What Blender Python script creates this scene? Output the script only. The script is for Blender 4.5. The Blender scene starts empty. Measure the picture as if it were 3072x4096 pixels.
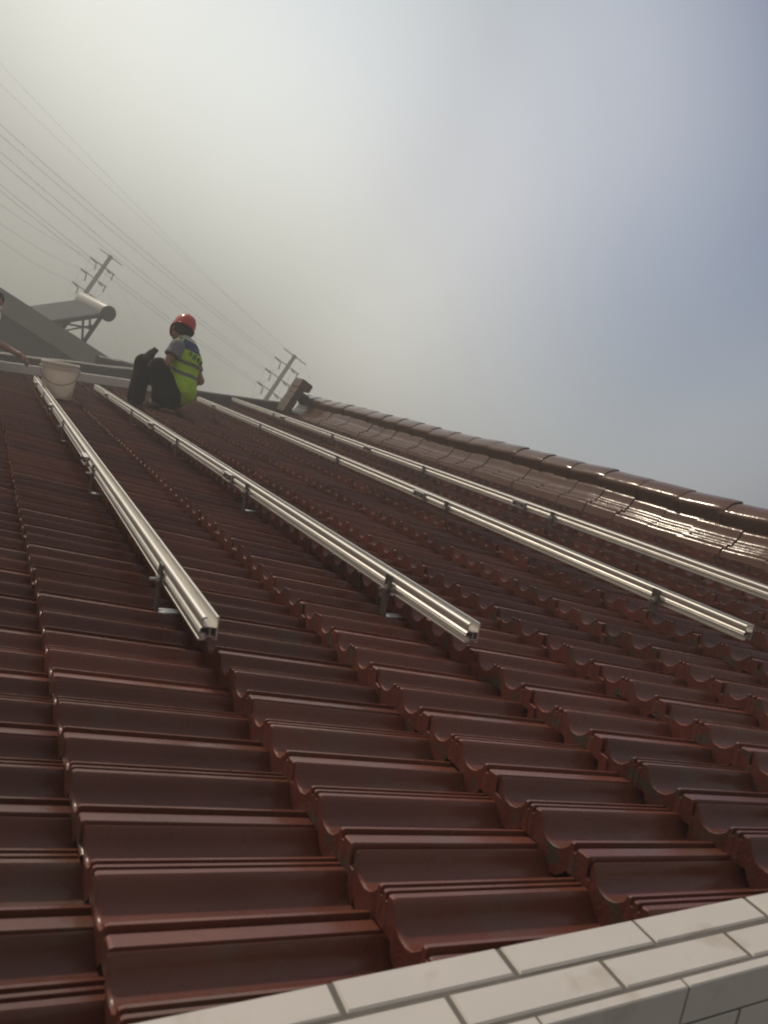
import bpy, math, random
import numpy as np
from mathutils import Vector, Matrix
from mathutils.bvhtree import BVHTree
random.seed(7); rng = np.random.default_rng(7)
scene = bpy.context.scene
C = scene.collection
PI = math.pi

# ------------------------------------------------------------------ frames
# roof frame (s up the slope, y along the ridge, n off the tiles) measured in
# roof units of K metres; world is metric, Z up, ground at z = 0
K = 0.735
SL = math.radians(26)
ES = np.array([math.cos(SL), 0, math.sin(SL)]); EY = np.array([0, 1., 0]); EN = np.array([-math.sin(SL), 0, math.cos(SL)])
B = np.stack([ES, EY, EN], 1)
ORG = np.array([0, 0, 5.0])
F = 3050.0
RC = np.array([[0.87343084, -0.45428956, 0.17532704], [0.07851838, -0.22394975, -0.97143264], [0.48057616, 0.86224562, -0.15993454]])
CAMR = np.array([-0.21880334, -0.91434652, 0.80676721])
RWm = B @ RC.T                                     # camera axes (right, down, forward) in the world
def RW(s, y, n): return ORG + B @ (np.array([s, y, n], float) * K)
CAM = RW(*CAMR)
def ray(u, v): return RWm @ np.array([(u - 1536) / F, (v - 2048) / F, 1.0])
def at(u, v, depth): return CAM + ray(u, v) * depth
def onroof(u, v, n):                               # a sight line met with the plane n above the tiles, in roof units
    m = RC.T @ np.array([(u - 1536) / F, (v - 2048) / F, 1.0]); k = (n - CAMR[2]) / m[2]
    return CAMR + k * m
RIGHT, DOWN, FWD = RWm[:, 0], RWm[:, 1], RWm[:, 2]
UP = np.array([0, 0, 1.0])
HF = np.array([FWD[0], FWD[1], 0]); HF /= np.linalg.norm(HF)          # level, away from the camera
HR = np.cross(HF, UP)                                                 # level, to the right
def level_frame(u, v):
    a = ray(u, v) * [1, 1, 0]; a = a / np.linalg.norm(a); return a, np.cross(a, UP)

# ------------------------------------------------------------------ camera
cd = bpy.data.cameras.new('camera'); cam = bpy.data.objects.new('camera', cd); C.objects.link(cam)
cd.sensor_fit = 'VERTICAL'; cd.sensor_height = 36; cd.sensor_width = 27; cd.lens = 36 * F / 4096
cd.clip_start = 0.02; cd.clip_end = 2000
M = Matrix.Identity(4)
for i in range(3):
    M[i][0] = RIGHT[i]; M[i][1] = -DOWN[i]; M[i][2] = -FWD[i]; M[i][3] = CAM[i]
cam.matrix_world = M
scene.camera = cam
cd.dof.use_dof = True; cd.dof.focus_distance = 3.2; cd.dof.aperture_fstop = 9.0

# ------------------------------------------------------------------ sky, sun, exposure
SUN_EL = math.radians(36); SUN_AZ = math.radians(-36)              # ahead and to the left, behind thin cloud
SUN = np.array([math.cos(SUN_EL) * math.sin(SUN_AZ), math.cos(SUN_EL) * math.cos(SUN_AZ), math.sin(SUN_EL)])
world = bpy.data.worlds.new('World'); scene.world = world; world.use_nodes = True
nt = world.node_tree; nt.nodes.clear(); N = nt.nodes; L = nt.links
wout = N.new('ShaderNodeOutputWorld'); bg = N.new('ShaderNodeBackground'); bg.inputs['Strength'].default_value = 0.1
sky = N.new('ShaderNodeTexSky'); sky.sky_type = 'NISHITA'; sky.sun_disc = False
sky.sun_elevation = SUN_EL; sky.sun_rotation = SUN_AZ % (2 * PI); sky.dust_density = 4; sky.air_density = 1.2
tc = N.new('ShaderNodeTexCoord')
def lobe(d, a, b):
    d = np.array(d, float); d /= np.linalg.norm(d)
    v = N.new('ShaderNodeVectorMath'); v.operation = 'DOT_PRODUCT'; v.inputs[1].default_value = d
    L.new(tc.outputs['Generated'], v.inputs[0])
    m = N.new('ShaderNodeMapRange'); m.interpolation_type = 'SMOOTHSTEP'
    m.inputs['From Min'].default_value = math.cos(math.radians(a)); m.inputs['From Max'].default_value = math.cos(math.radians(b))
    L.new(v.outputs['Value'], m.inputs['Value'])
    return m.outputs['Result']
def mixc(fac, a, b):
    m = N.new('ShaderNodeMix'); m.data_type = 'RGBA'
    if isinstance(fac, float): m.inputs['Factor'].default_value = fac
    else: L.new(fac, m.inputs['Factor'])
    for s, x in (('A', a), ('B', b)):
        k = [q for q in m.inputs if q.identifier == s + '_Color'][0]
        if isinstance(x, tuple): k.default_value = (*x, 1)
        else: L.new(x, k)
    return [q for q in m.outputs if q.identifier == 'Result_Color'][0]
# cloud deck: grey murk low down, thinning to blue on the right, glowing round the veiled sun
noise = N.new('ShaderNodeTexNoise'); noise.inputs['Scale'].default_value = 2.6; noise.inputs['Detail'].default_value = 3; noise.inputs['Roughness'].default_value = .45
L.new(tc.outputs['Generated'], noise.inputs['Vector'])
LOBES = [(0, 0, 33, (-3.149, -2.956, -3.391)), (768, 0, 33, (0.434, 0.675, 0.854)), (1536, 0, 33, (4.340, 4.228, 3.791)), (2304, 0, 33, (-4.391, -4.964, -4.033)), (3072, 0, 33, (-0.292, 0.461, 1.512)), (0, 700, 33, (0.683, 0.958, 2.140)), (768, 700, 33, (-1.700, -1.875, -2.151)), (1536, 700, 33, (-0.583, -0.179, -0.320)), (2304, 700, 33, (1.727, 2.609, 2.236)), (3072, 700, 33, (0.009, -0.736, -0.941)), (0, 1400, 33, (1.722, 1.439, -0.070)), (768, 1400, 33, (2.388, 2.256, 2.294)), (1536, 1400, 33, (1.185, 1.025, 1.213)), (2304, 1400, 33, (5.838, 5.391, 4.672)), (3072, 1400, 33, (-2.961, -2.462, -1.722)), (2700, 1950, 24, (-1.056, -0.709, -0.159)), (-300, -900, 34, (10.294, 10.231, 9.812))]
zen = N.new('ShaderNodeVectorMath'); zen.operation = 'MULTIPLY_ADD'; L.new(lobe((-.1, .25, 1), 62, 10), zen.inputs[0])
zen.inputs[1].default_value = (.9, .9, .95); zen.inputs[2].default_value = (1.7, 1.72, 1.8)      # bright deck overhead, dull sky behind
col = None
for u_, v_, r_, w_ in LOBES:
    m_ = N.new('ShaderNodeVectorMath'); m_.operation = 'MULTIPLY_ADD'; L.new(lobe(ray(u_, v_), r_, 0), m_.inputs[0]); m_.inputs[1].default_value = w_
    if col is None: L.new(zen.outputs['Vector'], m_.inputs[2])
    else: L.new(col, m_.inputs[2])
    col = m_.outputs['Vector']
nm = N.new('ShaderNodeMapRange'); nm.inputs['From Min'].default_value = .3; nm.inputs['From Max'].default_value = .7
nm.inputs['To Min'].default_value = .97; nm.inputs['To Max'].default_value = 1.03
L.new(noise.outputs['Fac'], nm.inputs['Value'])
vs = N.new('ShaderNodeVectorMath'); vs.operation = 'SCALE'; L.new(col, vs.inputs[0]); L.new(nm.outputs['Result'], vs.inputs['Scale'])
col = mixc(0.93, sky.outputs['Color'], vs.outputs['Vector'])
L.new(col, bg.inputs['Color']); L.new(bg.outputs['Background'], wout.inputs['Surface'])
sd = bpy.data.lights.new('sun', 'SUN'); sd.energy = 2.2; sd.angle = math.radians(2.5); sd.color = (1, .86, .68)
so = bpy.data.objects.new('sun', sd); C.objects.link(so)
so.rotation_euler = Vector(SUN).to_track_quat('Z', 'Y').to_euler(); so.location = (0, 0, 30)
scene.view_settings.view_transform = 'Standard'; scene.view_settings.look = 'None'
scene.cycles.filter_width = 2.0
scene.view_settings.exposure = 0.15; scene.view_settings.gamma = 1.0

# ------------------------------------------------------------------ materials
def mat(name, col, rough=.6, metal=0., spec=.5, tone=0., var=0., vscale=8., bump=0., bscale=60., stain=None, sscale=14., samt=.5, **kw):
    m = bpy.data.materials.new(name); m.use_nodes = True
    t = m.node_tree; b = t.nodes['Principled BSDF']
    b.inputs['Base Color'].default_value = (*col, 1); b.inputs['Roughness'].default_value = rough; b.inputs['Metallic'].default_value = metal
    b.inputs['Specular IOR Level'].default_value = spec
    for k, v in kw.items(): b.inputs[k.replace('_', ' ')].default_value = v
    g = t.nodes.new('ShaderNodeNewGeometry')
    src = None
    def nz(scale, detail=4):
        n = t.nodes.new('ShaderNodeTexNoise'); n.inputs['Scale'].default_value = scale; n.inputs['Detail'].default_value = detail
        t.links.new(g.outputs['Position'], n.inputs['Vector']); return n
    def mix(fac, a, bb):
        x = t.nodes.new('ShaderNodeMix'); x.data_type = 'RGBA'; t.links.new(fac, x.inputs['Factor'])
        for s, q in (('A_Color', a), ('B_Color', bb)):
            k = [z for z in x.inputs if z.identifier == s][0]
            if isinstance(q, tuple): k.default_value = (*q, 1)
            else: t.links.new(q, k)
        return [z for z in x.outputs if z.identifier == 'Result_Color'][0]
    if var:
        n = nz(vscale)
        src = mix(n.outputs['Fac'], tuple(max(0, c * (1 - var)) for c in col), tuple(min(1, c * (1 + var)) for c in col))
        r = t.nodes.new('ShaderNodeMapRange'); r.inputs['To Min'].default_value = max(.02, rough - .12); r.inputs['To Max'].default_value = rough + .12
        t.links.new(nz(vscale * 2.3).outputs['Fac'], r.inputs['Value']); t.links.new(r.outputs['Result'], b.inputs['Roughness'])
    if stain:
        n = nz(sscale, 5); r = t.nodes.new('ShaderNodeMapRange'); r.inputs['From Min'].default_value = 1 - samt; r.inputs['From Max'].default_value = 1.12 - samt
        t.links.new(n.outputs['Fac'], r.inputs['Value'])
        src = mix(r.outputs['Result'], src if src else col, stain)
    if tone:
        at_ = t.nodes.new('ShaderNodeAttribute'); at_.attribute_name = 'tone'
        mp = t.nodes.new('ShaderNodeMapRange'); mp.inputs['To Min'].default_value = 1 - tone; mp.inputs['To Max'].default_value = 1 + tone
        t.links.new(at_.outputs['Fac'], mp.inputs['Value'])
        sc_ = t.nodes.new('ShaderNodeVectorMath'); sc_.operation = 'SCALE'; t.links.new(src, sc_.inputs[0]); t.links.new(mp.outputs['Result'], sc_.inputs['Scale']); src = sc_.outputs['Vector']
    if src: t.links.new(src, b.inputs['Base Color'])
    if bump:
        n = nz(bscale, 3); bm = t.nodes.new('ShaderNodeBump'); bm.inputs['Strength'].default_value = bump; bm.inputs['Distance'].default_value = .004 if bscale > 20 else .02
        t.links.new(n.outputs['Fac'], bm.inputs['Height']); t.links.new(bm.outputs['Normal'], b.inputs['Normal'])
    return m
MT = dict(
    tile=mat('glazed_tile', (.160, .053, .035), .28, spec=.5, tone=.24, var=.28, vscale=5, bump=.12, bscale=110, stain=(.15, .075, .052), sscale=9, samt=.42),
    butt=mat('tile_edge', (.17, .045, .030), .55, tone=.24, var=.3, vscale=20, bump=.3, bscale=160, stain=(.085, .075, .055), sscale=22, samt=.46),
    ridge=mat('ridge_tile', (.145, .078, .058), .15, spec=.20, var=.2, vscale=6, bump=.2, bscale=21),
    deck=mat('roof_deck', (.04, .025, .02), .9),
    mortar=mat('mortar', (.22, .2, .18), .9, var=.3, vscale=25, bump=.5),
    white=mat('white_tile', (.72, .68, .63), .34, var=.08, vscale=9, bump=.08, bscale=30, stain=(.60, .54, .47), sscale=13, samt=.38),
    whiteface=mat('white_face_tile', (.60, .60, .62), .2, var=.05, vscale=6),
    grout=mat('grout', (.17, .155, .138), .9, var=.3, vscale=30),
    plaster=mat('plaster', (.45, .43, .4), .85, var=.12),
    alu=mat('aluminium', (.72, .70, .66), .48, metal=.6, var=.05, vscale=4, bump=.03, bscale=120),
    steel=mat('dull_steel', (.20, .185, .165), .5, metal=.75, var=.3, vscale=30),
    bright=mat('bright_steel', (.62, .61, .6), .4, metal=.9),
    beamw=mat('white_painted_metal', (.82, .80, .77), .42, var=.05, vscale=4),
    verge=mat('verge_tile', (.10, .082, .07), .55, var=.25, vscale=6),
    block=mat('block_tile', (.15, .095, .075), .55, var=.25, vscale=12),
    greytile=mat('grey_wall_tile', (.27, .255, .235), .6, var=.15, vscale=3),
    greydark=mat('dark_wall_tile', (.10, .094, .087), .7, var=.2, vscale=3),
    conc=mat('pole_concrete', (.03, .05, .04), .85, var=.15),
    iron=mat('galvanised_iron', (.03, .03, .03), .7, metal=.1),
    porc=mat('brown_porcelain', (.05, .042, .038), .35),
    wire=mat('wire', (.10, .10, .095), .6),
    tank=mat('tank_white', (.8, .78, .72), .35, var=.05),
    dark=mat('dark_plastic', (.035, .037, .038), .5),
    frame=mat('heater_frame', (.06, .062, .062), .5, metal=.3),
    tube=mat('glass_tube', (.3, .3, .29), .12, spec=.8),
    bucket=mat('bucket_plastic', (.80, .72, .63), .45, Subsurface_Weight=.35, Subsurface_Scale=1.0, Subsurface_Radius=(.02, .019, .017), var=.05, vscale=5),
    lid=mat('bucket_rim', (.82, .76, .66), .4),
    skin=mat('skin', (.36, .19, .13), .55, var=.1, vscale=20),
    trousers=mat('black_cloth', (.011, .011, .012), .9, spec=.2, var=.25, vscale=12, bump=1, bscale=14),
    shirt=mat('grey_cloth', (.24, .24, .27), .85, var=.1, vscale=18, bump=1, bscale=18),
    cuff=mat('grey_ribbing', (.10, .10, .105), .85),
    lime=mat('lime_mesh', (.46, .76, .03), .75, var=.2, vscale=14, bump=1, bscale=16),
    strip=mat('reflective_strip', (.16, .18, .17), .5),
    blue=mat('blue_panel', (.035, .07, .17), .7),
    ink=mat('vest_print', (.02, .06, .09), .8),
    trim=mat('pale_piping', (.6, .62, .5), .6),
    red=mat('red_helmet', (.60, .045, .04), .22, spec=.6),
    hair=mat('black_hair', (.012, .010, .009), .6),
    shoe=mat('shoe', (.035, .03, .026), .7),
    redcloth=mat('red_cloth', (.4, .05, .05), .8),
    toolm=mat('tool_grey', (.13, .13, .125), .45),
    soil=mat('soil', (.16, .14, .11), .95, var=.3, vscale=.6, bump=.4, bscale=4),
)

# ------------------------------------------------------------------ mesh helpers
def tag(o, label=None, cat=None, group=None, kind=None):
    for k, v in (('label', label), ('category', cat), ('group', group), ('kind', kind)):
        if v: o[k] = v
    return o
def empty(name, loc=(0, 0, 0), label=None, cat=None, group=None):
    o = bpy.data.objects.new(name, None); C.objects.link(o); o.location = [float(x) for x in loc]; o.empty_display_size = .1
    return tag(o, label, cat, group)
def wloc(o):
    v = Vector(o.location)
    while o.parent: o = o.parent; v = v + Vector(o.location)
    return np.array(v)
class MB:
    def __init__(s): s.v = []; s.f = []; s.m = []
    def add(s, vs, fs, mi=0):
        b = len(s.v); s.v.extend([tuple(map(float, p)) for p in vs]); s.f.extend([tuple(i + b for i in q) for q in fs]); s.m.extend([mi] * len(fs)); return s
    def hexa(s, p, mi=0):        # 8 corners: 4 bottom (ccw), 4 top
        return s.add(p, [(3, 2, 1, 0), (4, 5, 6, 7), (0, 1, 5, 4), (1, 2, 6, 5), (2, 3, 7, 6), (3, 0, 4, 7)], mi)
    def box(s, c, ax, h, mi=0):  # centre, three axes (rows), half sizes
        c = np.array(c, float); a, b, d = [np.array(x, float) * k for x, k in zip(ax, h)]
        q = [c - a - b - d, c + a - b - d, c + a + b - d, c - a + b - d]
        return s.hexa(q + [x + 2 * d for x in q], mi)
    def bar(s, p, q, w, t, side, mi=0):   # flat bar from p to q, width w along side, thickness t
        p = np.array(p, float); q = np.array(q, float); d = q - p; l = np.linalg.norm(d); d /= l
        side = np.array(side, float); side = side - d * (side @ d); side /= np.linalg.norm(side); n = np.cross(d, side)
        return s.box((p + q) / 2, (d, side, n), (l / 2, w / 2, t / 2), mi)
    def tube(s, pts, rad, seg=10, mi=0, cap=True):
        pts = [np.array(p, float) for p in pts]; n = len(pts)
        rad = [rad] * n if np.isscalar(rad) else rad
        d0 = pts[1] - pts[0]; a = np.cross(d0, [.3, .5, .81]); a /= np.linalg.norm(a); vs = []
        for i, p in enumerate(pts):
            d = pts[min(i + 1, n - 1)] - pts[max(i - 1, 0)]; d /= np.linalg.norm(d) + 1e-12
            a = a - d * (a @ d); a /= np.linalg.norm(a); b = np.cross(d, a)
            for k in range(seg):
                t = 2 * PI * k / seg; vs.append(p + rad[i] * (a * math.cos(t) + b * math.sin(t)))
        fs = [(i * seg + k, i * seg + (k + 1) % seg, (i + 1) * seg + (k + 1) % seg, (i + 1) * seg + k) for i in range(n - 1) for k in range(seg)]
        if cap: fs += [tuple(range(seg - 1, -1, -1)), tuple((n - 1) * seg + k for k in range(seg))]
        return s.add(vs, fs, mi)
    def lathe(s, base, axis, prof, seg=24, mi=0, cap=True):   # prof: (radius, height)
        axis = np.array(axis, float); axis /= np.linalg.norm(axis)
        a = np.cross(axis, [.31, .52, .79] if abs(axis[2]) < .99 else [1, 0, 0]); a /= np.linalg.norm(a); b = np.cross(axis, a); vs = []
        for r, h in prof:
            for k in range(seg):
                t = 2 * PI * k / seg; vs.append(np.array(base) + axis * h + r * (a * math.cos(t) + b * math.sin(t)))
        n = len(prof)
        fs = [(i * seg + k, i * seg + (k + 1) % seg, (i + 1) * seg + (k + 1) % seg, (i + 1) * seg + k) for i in range(n - 1) for k in range(seg)]
        if cap: fs += [tuple(range(seg - 1, -1, -1)), tuple((n - 1) * seg + k for k in range(seg))]
        return s.add(vs, fs, mi)
    def extrude(s, poly, o, ax, ay, az, length, mi=0):        # polygon (x, z) swept along ay
        o = np.array(o, float); n = len(poly)
        vs = [o + ax * x + az * z for x, z in poly] + [o + ax * x + az * z + ay * length for x, z in poly]
        area = sum(poly[i][0] * poly[(i + 1) % n][1] - poly[(i + 1) % n][0] * poly[i][1] for i in range(n))
        fs = [(i, i + n, (i + 1) % n + n, (i + 1) % n) for i in range(n)] + [tuple(range(n)), tuple(range(2 * n - 1, n - 1, -1))]
        if area < 0: fs = [tuple(reversed(q)) for q in fs]
        return s.add(vs, fs, mi)
    def build(s, name, mats, parent=None, smooth=None, loc=None, local=False):
        off = np.zeros(3)
        if not local:
            off = wloc(parent) if parent else (np.array(loc, float) if loc is not None else np.zeros(3))
        v = np.array(s.v) - off
        me = bpy.data.meshes.new(name); me.from_pydata(v.tolist(), [], s.f); mats = mats if isinstance(mats, (list, tuple)) else [mats]
        for m in mats: me.materials.append(m)
        me.polygons.foreach_set('material_index', s.m)
        if smooth:
            me.polygons.foreach_set('use_smooth', [True] * len(s.f)); me.set_sharp_from_angle(angle=math.radians(smooth))
        me.update()
        o = bpy.data.objects.new(name, me); C.objects.link(o)
        if parent: o.parent = parent
        elif loc is not None: o.location = [float(x) for x in loc]
        return o
def copy_tree(o, parent=None):
    c = o.copy(); C.objects.link(c)
    if parent: c.parent = parent
    for ch in list(o.children): copy_tree(ch, c)
    return c
# smooth-blended bodies: round cones joined in a distance field, meshed with surface nets
def rcone(P, a, b, ra, rb):
    a = np.array(a, float); b = np.array(b, float); d = b - a; t = np.clip(((P - a) @ d) / (d @ d + 1e-12), 0, 1)
    return np.linalg.norm(P - a - t[..., None] * d, axis=-1) - (ra + (rb - ra) * t)
def field(P, parts, k):
    f = None
    for q in parts:
        g = rcone(P, *q[:4]) if len(q) == 4 else ell(P, *q)
        if f is None: f = g
        else:
            h = np.clip(.5 + .5 * (f - g) / k, 0, 1); f = f * (1 - h) + g * h - k * h * (1 - h)
    return f
def ell(P, c, ax, h, _a, _b):
    q = (P - np.array(c, float)) @ np.stack([np.array(a, float) for a in ax], 1) / np.array(h, float)
    r = np.linalg.norm(q, axis=-1); return (r - 1) * min(h) * (.6 + .4 * r / (r + .3))
def blob(parts, k, res, cut=None, grow=0.):
    pts = []
    for q in parts:
        if len(q) == 4: pts += [np.array(q[0]) - q[2], np.array(q[0]) + q[2], np.array(q[1]) - q[3], np.array(q[1]) + q[3]]
        else: pts += [np.array(q[0]) - max(q[2]), np.array(q[0]) + max(q[2])]
    lo = np.min(pts, 0) - .06; hi = np.max(pts, 0) + .06
    n = np.ceil((hi - lo) / res).astype(int) + 1
    G = np.stack(np.meshgrid(*[lo[i] + res * np.arange(n[i]) for i in range(3)], indexing='ij'), -1)
    f = field(G, parts, k) - grow
    if cut is not None: f = np.maximum(f, cut(G))
    ins = f < 0
    acc = np.zeros((*(n - 1), 3)); cnt = np.zeros(tuple(n - 1))
    idx = np.stack(np.meshgrid(*[np.arange(x) for x in n], indexing='ij'), -1).astype(float)
    for ax in range(3):
        a = [slice(None)] * 3; b = [slice(None)] * 3; a[ax] = slice(0, -1); b[ax] = slice(1, None)
        fa, fb = f[tuple(a)], f[tuple(b)]; cr = (fa < 0) != (fb < 0)
        t = np.where(cr, fa / np.where(cr, fa - fb, 1), 0); pos = idx[tuple(a)].copy(); pos[..., ax] += t
        o1, o2 = [i for i in range(3) if i != ax]
        for d1 in (0, 1):
            for d2 in (0, 1):
                src = [slice(None)] * 3; dst = [slice(None)] * 3
                for o, dd in ((o1, d1), (o2, d2)):
                    src[o] = slice(dd, n[o] - 1 + dd)
                w = cr[tuple(src)]; acc += pos[tuple(src)] * w[..., None]; cnt += w
    act = cnt > 0; vid = -np.ones(tuple(n - 1), int); vid[act] = np.arange(act.sum())
    V = acc[act] / cnt[act][:, None] * res + lo
    faces = []
    for ax in range(3):
        a = [slice(1, -1)] * 3; b = [slice(1, -1)] * 3; a[ax] = slice(0, -1); b[ax] = slice(1, None)
        A, Bn = ins[tuple(a)], ins[tuple(b)]; o1, o2 = [(1, 2), (2, 0), (0, 1)][ax]
        for sgn, w in ((1, A & ~Bn), (-1, ~A & Bn)):
            I = np.argwhere(w)
            if not len(I): continue
            base = I.copy(); base[:, o1] += 1; base[:, o2] += 1
            q = []
            for e1, e2 in ((-1, -1), (0, -1), (0, 0), (-1, 0)):
                c = base.copy(); c[:, o1] += e1; c[:, o2] += e2; q.append(vid[tuple(c.T)])
            q = np.stack(q, 1); faces.append(q if sgn > 0 else q[:, ::-1])
    return V, np.concatenate(faces)
def blob_obj(name, parts, k, res, mats, parent, cut=None, grow=0., pick=None, iters=2):
    V, Fc = blob(parts, k, res, cut, grow)
    mb = MB(); mb.v = [tuple(x) for x in V]; mb.f = [tuple(int(i) for i in q) for q in Fc]
    if pick is None: mb.m = [0] * len(Fc)
    else: mb.m = [int(x) for x in pick(V[Fc].mean(1))]
    return mb.build(name, mats, parent, smooth=85)

# ------------------------------------------------------------------ ground
g = MB(); S = 75
g.add([(-S, -S, 0), (S, -S, 0), (S, S, 0), (-S, S, 0)], [(0, 1, 2, 3)]); tag(g.build('ground', MT['soil']), kind='structure')

# ------------------------------------------------------------------ the tiled house
E_ = 0.4357                      # exposed length of a tile course
YF = 13.15                       # far gable
house = empty('tiled_house', RW(-1.5, 0, -1), 'brown tiled house roof with white tiled gable coping and long ridge', 'house')
W1 = [(0, .010), (.003, .018), (.007, .015), (.012, -.002), (.020, -.013), (.032, -.0205), (.050, -.022), (.068, -.016), (.084, -.002), (.0895, .006), (.091, .0148), (.0985, .0165), (.100, .0035),
      (.106, .0035), (.1075, .0160), (.1155, .0175), (.117, .005), (.1235, .005), (.125, .0182), (.138, .0205), (.143, .0165)]
W2 = [(.1475, .010), (.153, -.003), (.161, -.0140), (.174, -.0212), (.194, -.0222), (.212, -.016), (.229, .000), (.2345, .006), (.236, .0143), (.2445, .0160), (.246, .0005), (.2545, .0005), (.256, .0103), (.284, .013), (.288, .006), (.2895, -.025), (.318, -.028)]
PROF = [(q, n - .013) for q, n in W1 + W2]
def foot(q, n):                                       # the butt's lower edge runs smoothly under the ribs
    return -.002 if .0885 < q < .146 else (-.003 if .234 < q < .289 else n)
tm = MB(); TH = .062; tones = []
def tile(s0, yseam, dn, yaw, ds, tiltx, length, ymin=-.20, ymax=YF - .05, drop=.065):
    pr = [(q, n) for q, n in PROF if ymin < yseam - q < ymax]
    if len(pr) < 4: return
    st = [(0.0, -.0032), (.003, -.0008), (.007, 0), (length, 0)]
    V = []
    ym = yseam - .15
    for t, d in st:
        for q, n in pr:
            y = yseam - q; a = y - ym
            V.append(RW(s0 + ds + t + yaw * a, y - yaw * t, n + d + dn + tiltx * a - drop * t / E_))
    for q, n in pr:                                   # foot of the butt
        y = yseam - q; a = y - ym
        V.append(RW(s0 + ds + .003 + yaw * a, y, foot(q, n) + dn + tiltx * a - TH))
    m = len(pr); Fc = []; mi = []
    for r in range(3):
        for i in range(m - 1):
            Fc.append((r * m + i, r * m + i + 1, (r + 1) * m + i + 1, (r + 1) * m + i)); mi.append(1 if r == 0 else 0)
    b = 4 * m
    for i in range(m - 1):
        Fc.append((b + i, b + i + 1, i + 1, i)); mi.append(1)
    for i, flip in ((0, 0), (m - 1, 1)):              # side faces
        pass
    tones.extend([random.random()] * len(V))
    o = len(tm.v); tm.v.extend([tuple(p) for p in V]); tm.f.extend([tuple(k + o for k in reversed(q)) for q in Fc]); tm.m.extend(mi)
offs = [0, .137, 0, .122, -.009]
for j in range(-3, 12):
    off = offs[j] if 0 <= j < 5 else (.137 if j % 2 else 0) + random.uniform(-.02, .02)
    rowd = random.uniform(-.006, .006) if j > 4 or j < 0 else 0
    for i in range(0, 46):
        ys = off + .3 * i
        if ys - .3 > YF: continue
        near = j in (0, 1, 2, 3) and i < 4
        tile(E_ * j, ys + random.uniform(-.004, .004), random.uniform(-.004, .004), random.uniform(-.008, .008), rowd + random.uniform(-.006, .006), random.uniform(-.012, .012), E_ + .035 if j < 11 else .42)
rt_ = tm.build('roof_tiles', [MT['tile'], MT['butt']], house, smooth=38)
rt_.data.attributes.new('tone', 'FLOAT', 'POINT').data.foreach_set('value', tones)
# deck below the tiles, walls, the far slope
SR = 5.45
top = RW(SR, 0, -.09); xr, zr = top[0], top[2]
ev = RW(-1.32, 0, -.12); xe, ze = ev[0], ev[2]
y0, y1 = -.20 * K, (YF - .02) * K
db = MB()
db.hexa([(xe, y0, ze - .12), (xr, y0, zr - .12), (xr, y1, zr - .12), (xe, y1, ze - .12), (xe, y0, ze), (xr, y0, zr), (xr, y1, zr), (xe, y1, ze)])
xb = 2 * xr - xe
db.hexa([(xr, y0, zr - .12), (xb, y0, ze - .12), (xb, y1, ze - .12), (xr, y1, zr - .12), (xr, y0, zr), (xb, y0, ze), (xb, y1, ze), (xr, y1, zr)])
db.build('roof_deck', MT['deck'], house)
wb = MB(); xa, xc = xe + .35, xb - .35; zw = ze - .13
def pent(ya, yb):
    zz = zr - .13; sl = math.tan(SL)
    p = [(xa, 0), (xc, 0), (xc, zz - (xc - xr) * sl), (xr, zz), (xa, zz - (xr - xa) * sl)]
    vs = [(x, ya, z) for x, z in p] + [(x, yb, z) for x, z in p]
    wb.add(vs, [(0, 1, 2, 3, 4), (9, 8, 7, 6, 5)] + [(i, i + 5, (i + 1) % 5 + 5, (i + 1) % 5) for i in range(5)])
pent(y0 + .01, y1 - .01)
wb.build('wall', MT['plaster'], house)
# far slope: a ribbed sheet of tiles on the other side of the ridge
fb = MB(); vs = []; fs = []; ny = 2 * 88
ysr = np.linspace(y0, y1, ny)
for k in range(13):
    t = k / 12.; z = zr + .02 + (ze - zr) * t; x = xr + (xb - xr) * t
    for sgn in ((0,) if k in (0,) else (.045, 0)):
        for y in ysr: vs.append((x, y, z + sgn + .022 * abs(math.sin(PI * y / .11))))
nr = len(vs) // ny
fs = [(r * ny + i, (r + 1) * ny + i, (r + 1) * ny + i + 1, r * ny + i + 1) for r in range(nr - 1) for i in range(ny - 1)]
fb.add(vs, fs); fb.build('far_slope_tiles', MT['tile'], house, smooth=40)

# ridge: flanking ribbed tiles laid along the ridge, then caps
fl = MB(); cp = MB(); mo = MB()
FLP = [(5.02, -.07), (5.045, -.03), (5.06, .012), (5.07, .034), (5.085, .040), (5.10, .034), (5.115, .036), (5.125, .056), (5.14, .066), (5.158, .066), (5.17, .058), (5.182, .066), (5.190, .086), (5.203, .097), (5.214, .103), (5.225, .117), (5.238, .135), (5.250, .155), (5.262, .176), (5.275, .192), (5.292, .202), (5.315, .200), (5.34, .185), (5.40, .18)]
n = int((YF + .1) / .31)
wav = lambda y: .007 * math.sin(y * 1.3 + .6) + .005 * math.sin(y * 3.1) + .002 * math.sin(y * 9.1 + 2)
yy = -.14
while yy < YF - .42:
    ln = .40; d = random.uniform(-.005, .005); d2 = d + random.uniform(-.005, .005); ds_ = random.uniform(-.006, .006); V = []
    for i in range(7):
        y = min(yy + (ln + .045) * i / 6, YF + .02); lift = .009 * (1 - i / 6)
        for s, nn in FLP: V.append(RW(s + ds_, y, nn + lift + wav(y) + d + (d2 - d) * i / 6))
    for s, nn in FLP: V.append(RW(s + ds_ + .004, yy + .003, nn - .03 + wav(yy) + d))
    m = len(FLP); Fc = [(r * m + i, (r + 1) * m + i, (r + 1) * m + i + 1, r * m + i + 1) for r in range(6) for i in range(m - 1)]
    Fc += [(7 * m + i, i, i + 1, 7 * m + i + 1) for i in range(m - 1)]
    fl.add(V, [tuple(reversed(q)) for q in Fc]); yy += ln + random.uniform(-.01, .01)
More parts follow.
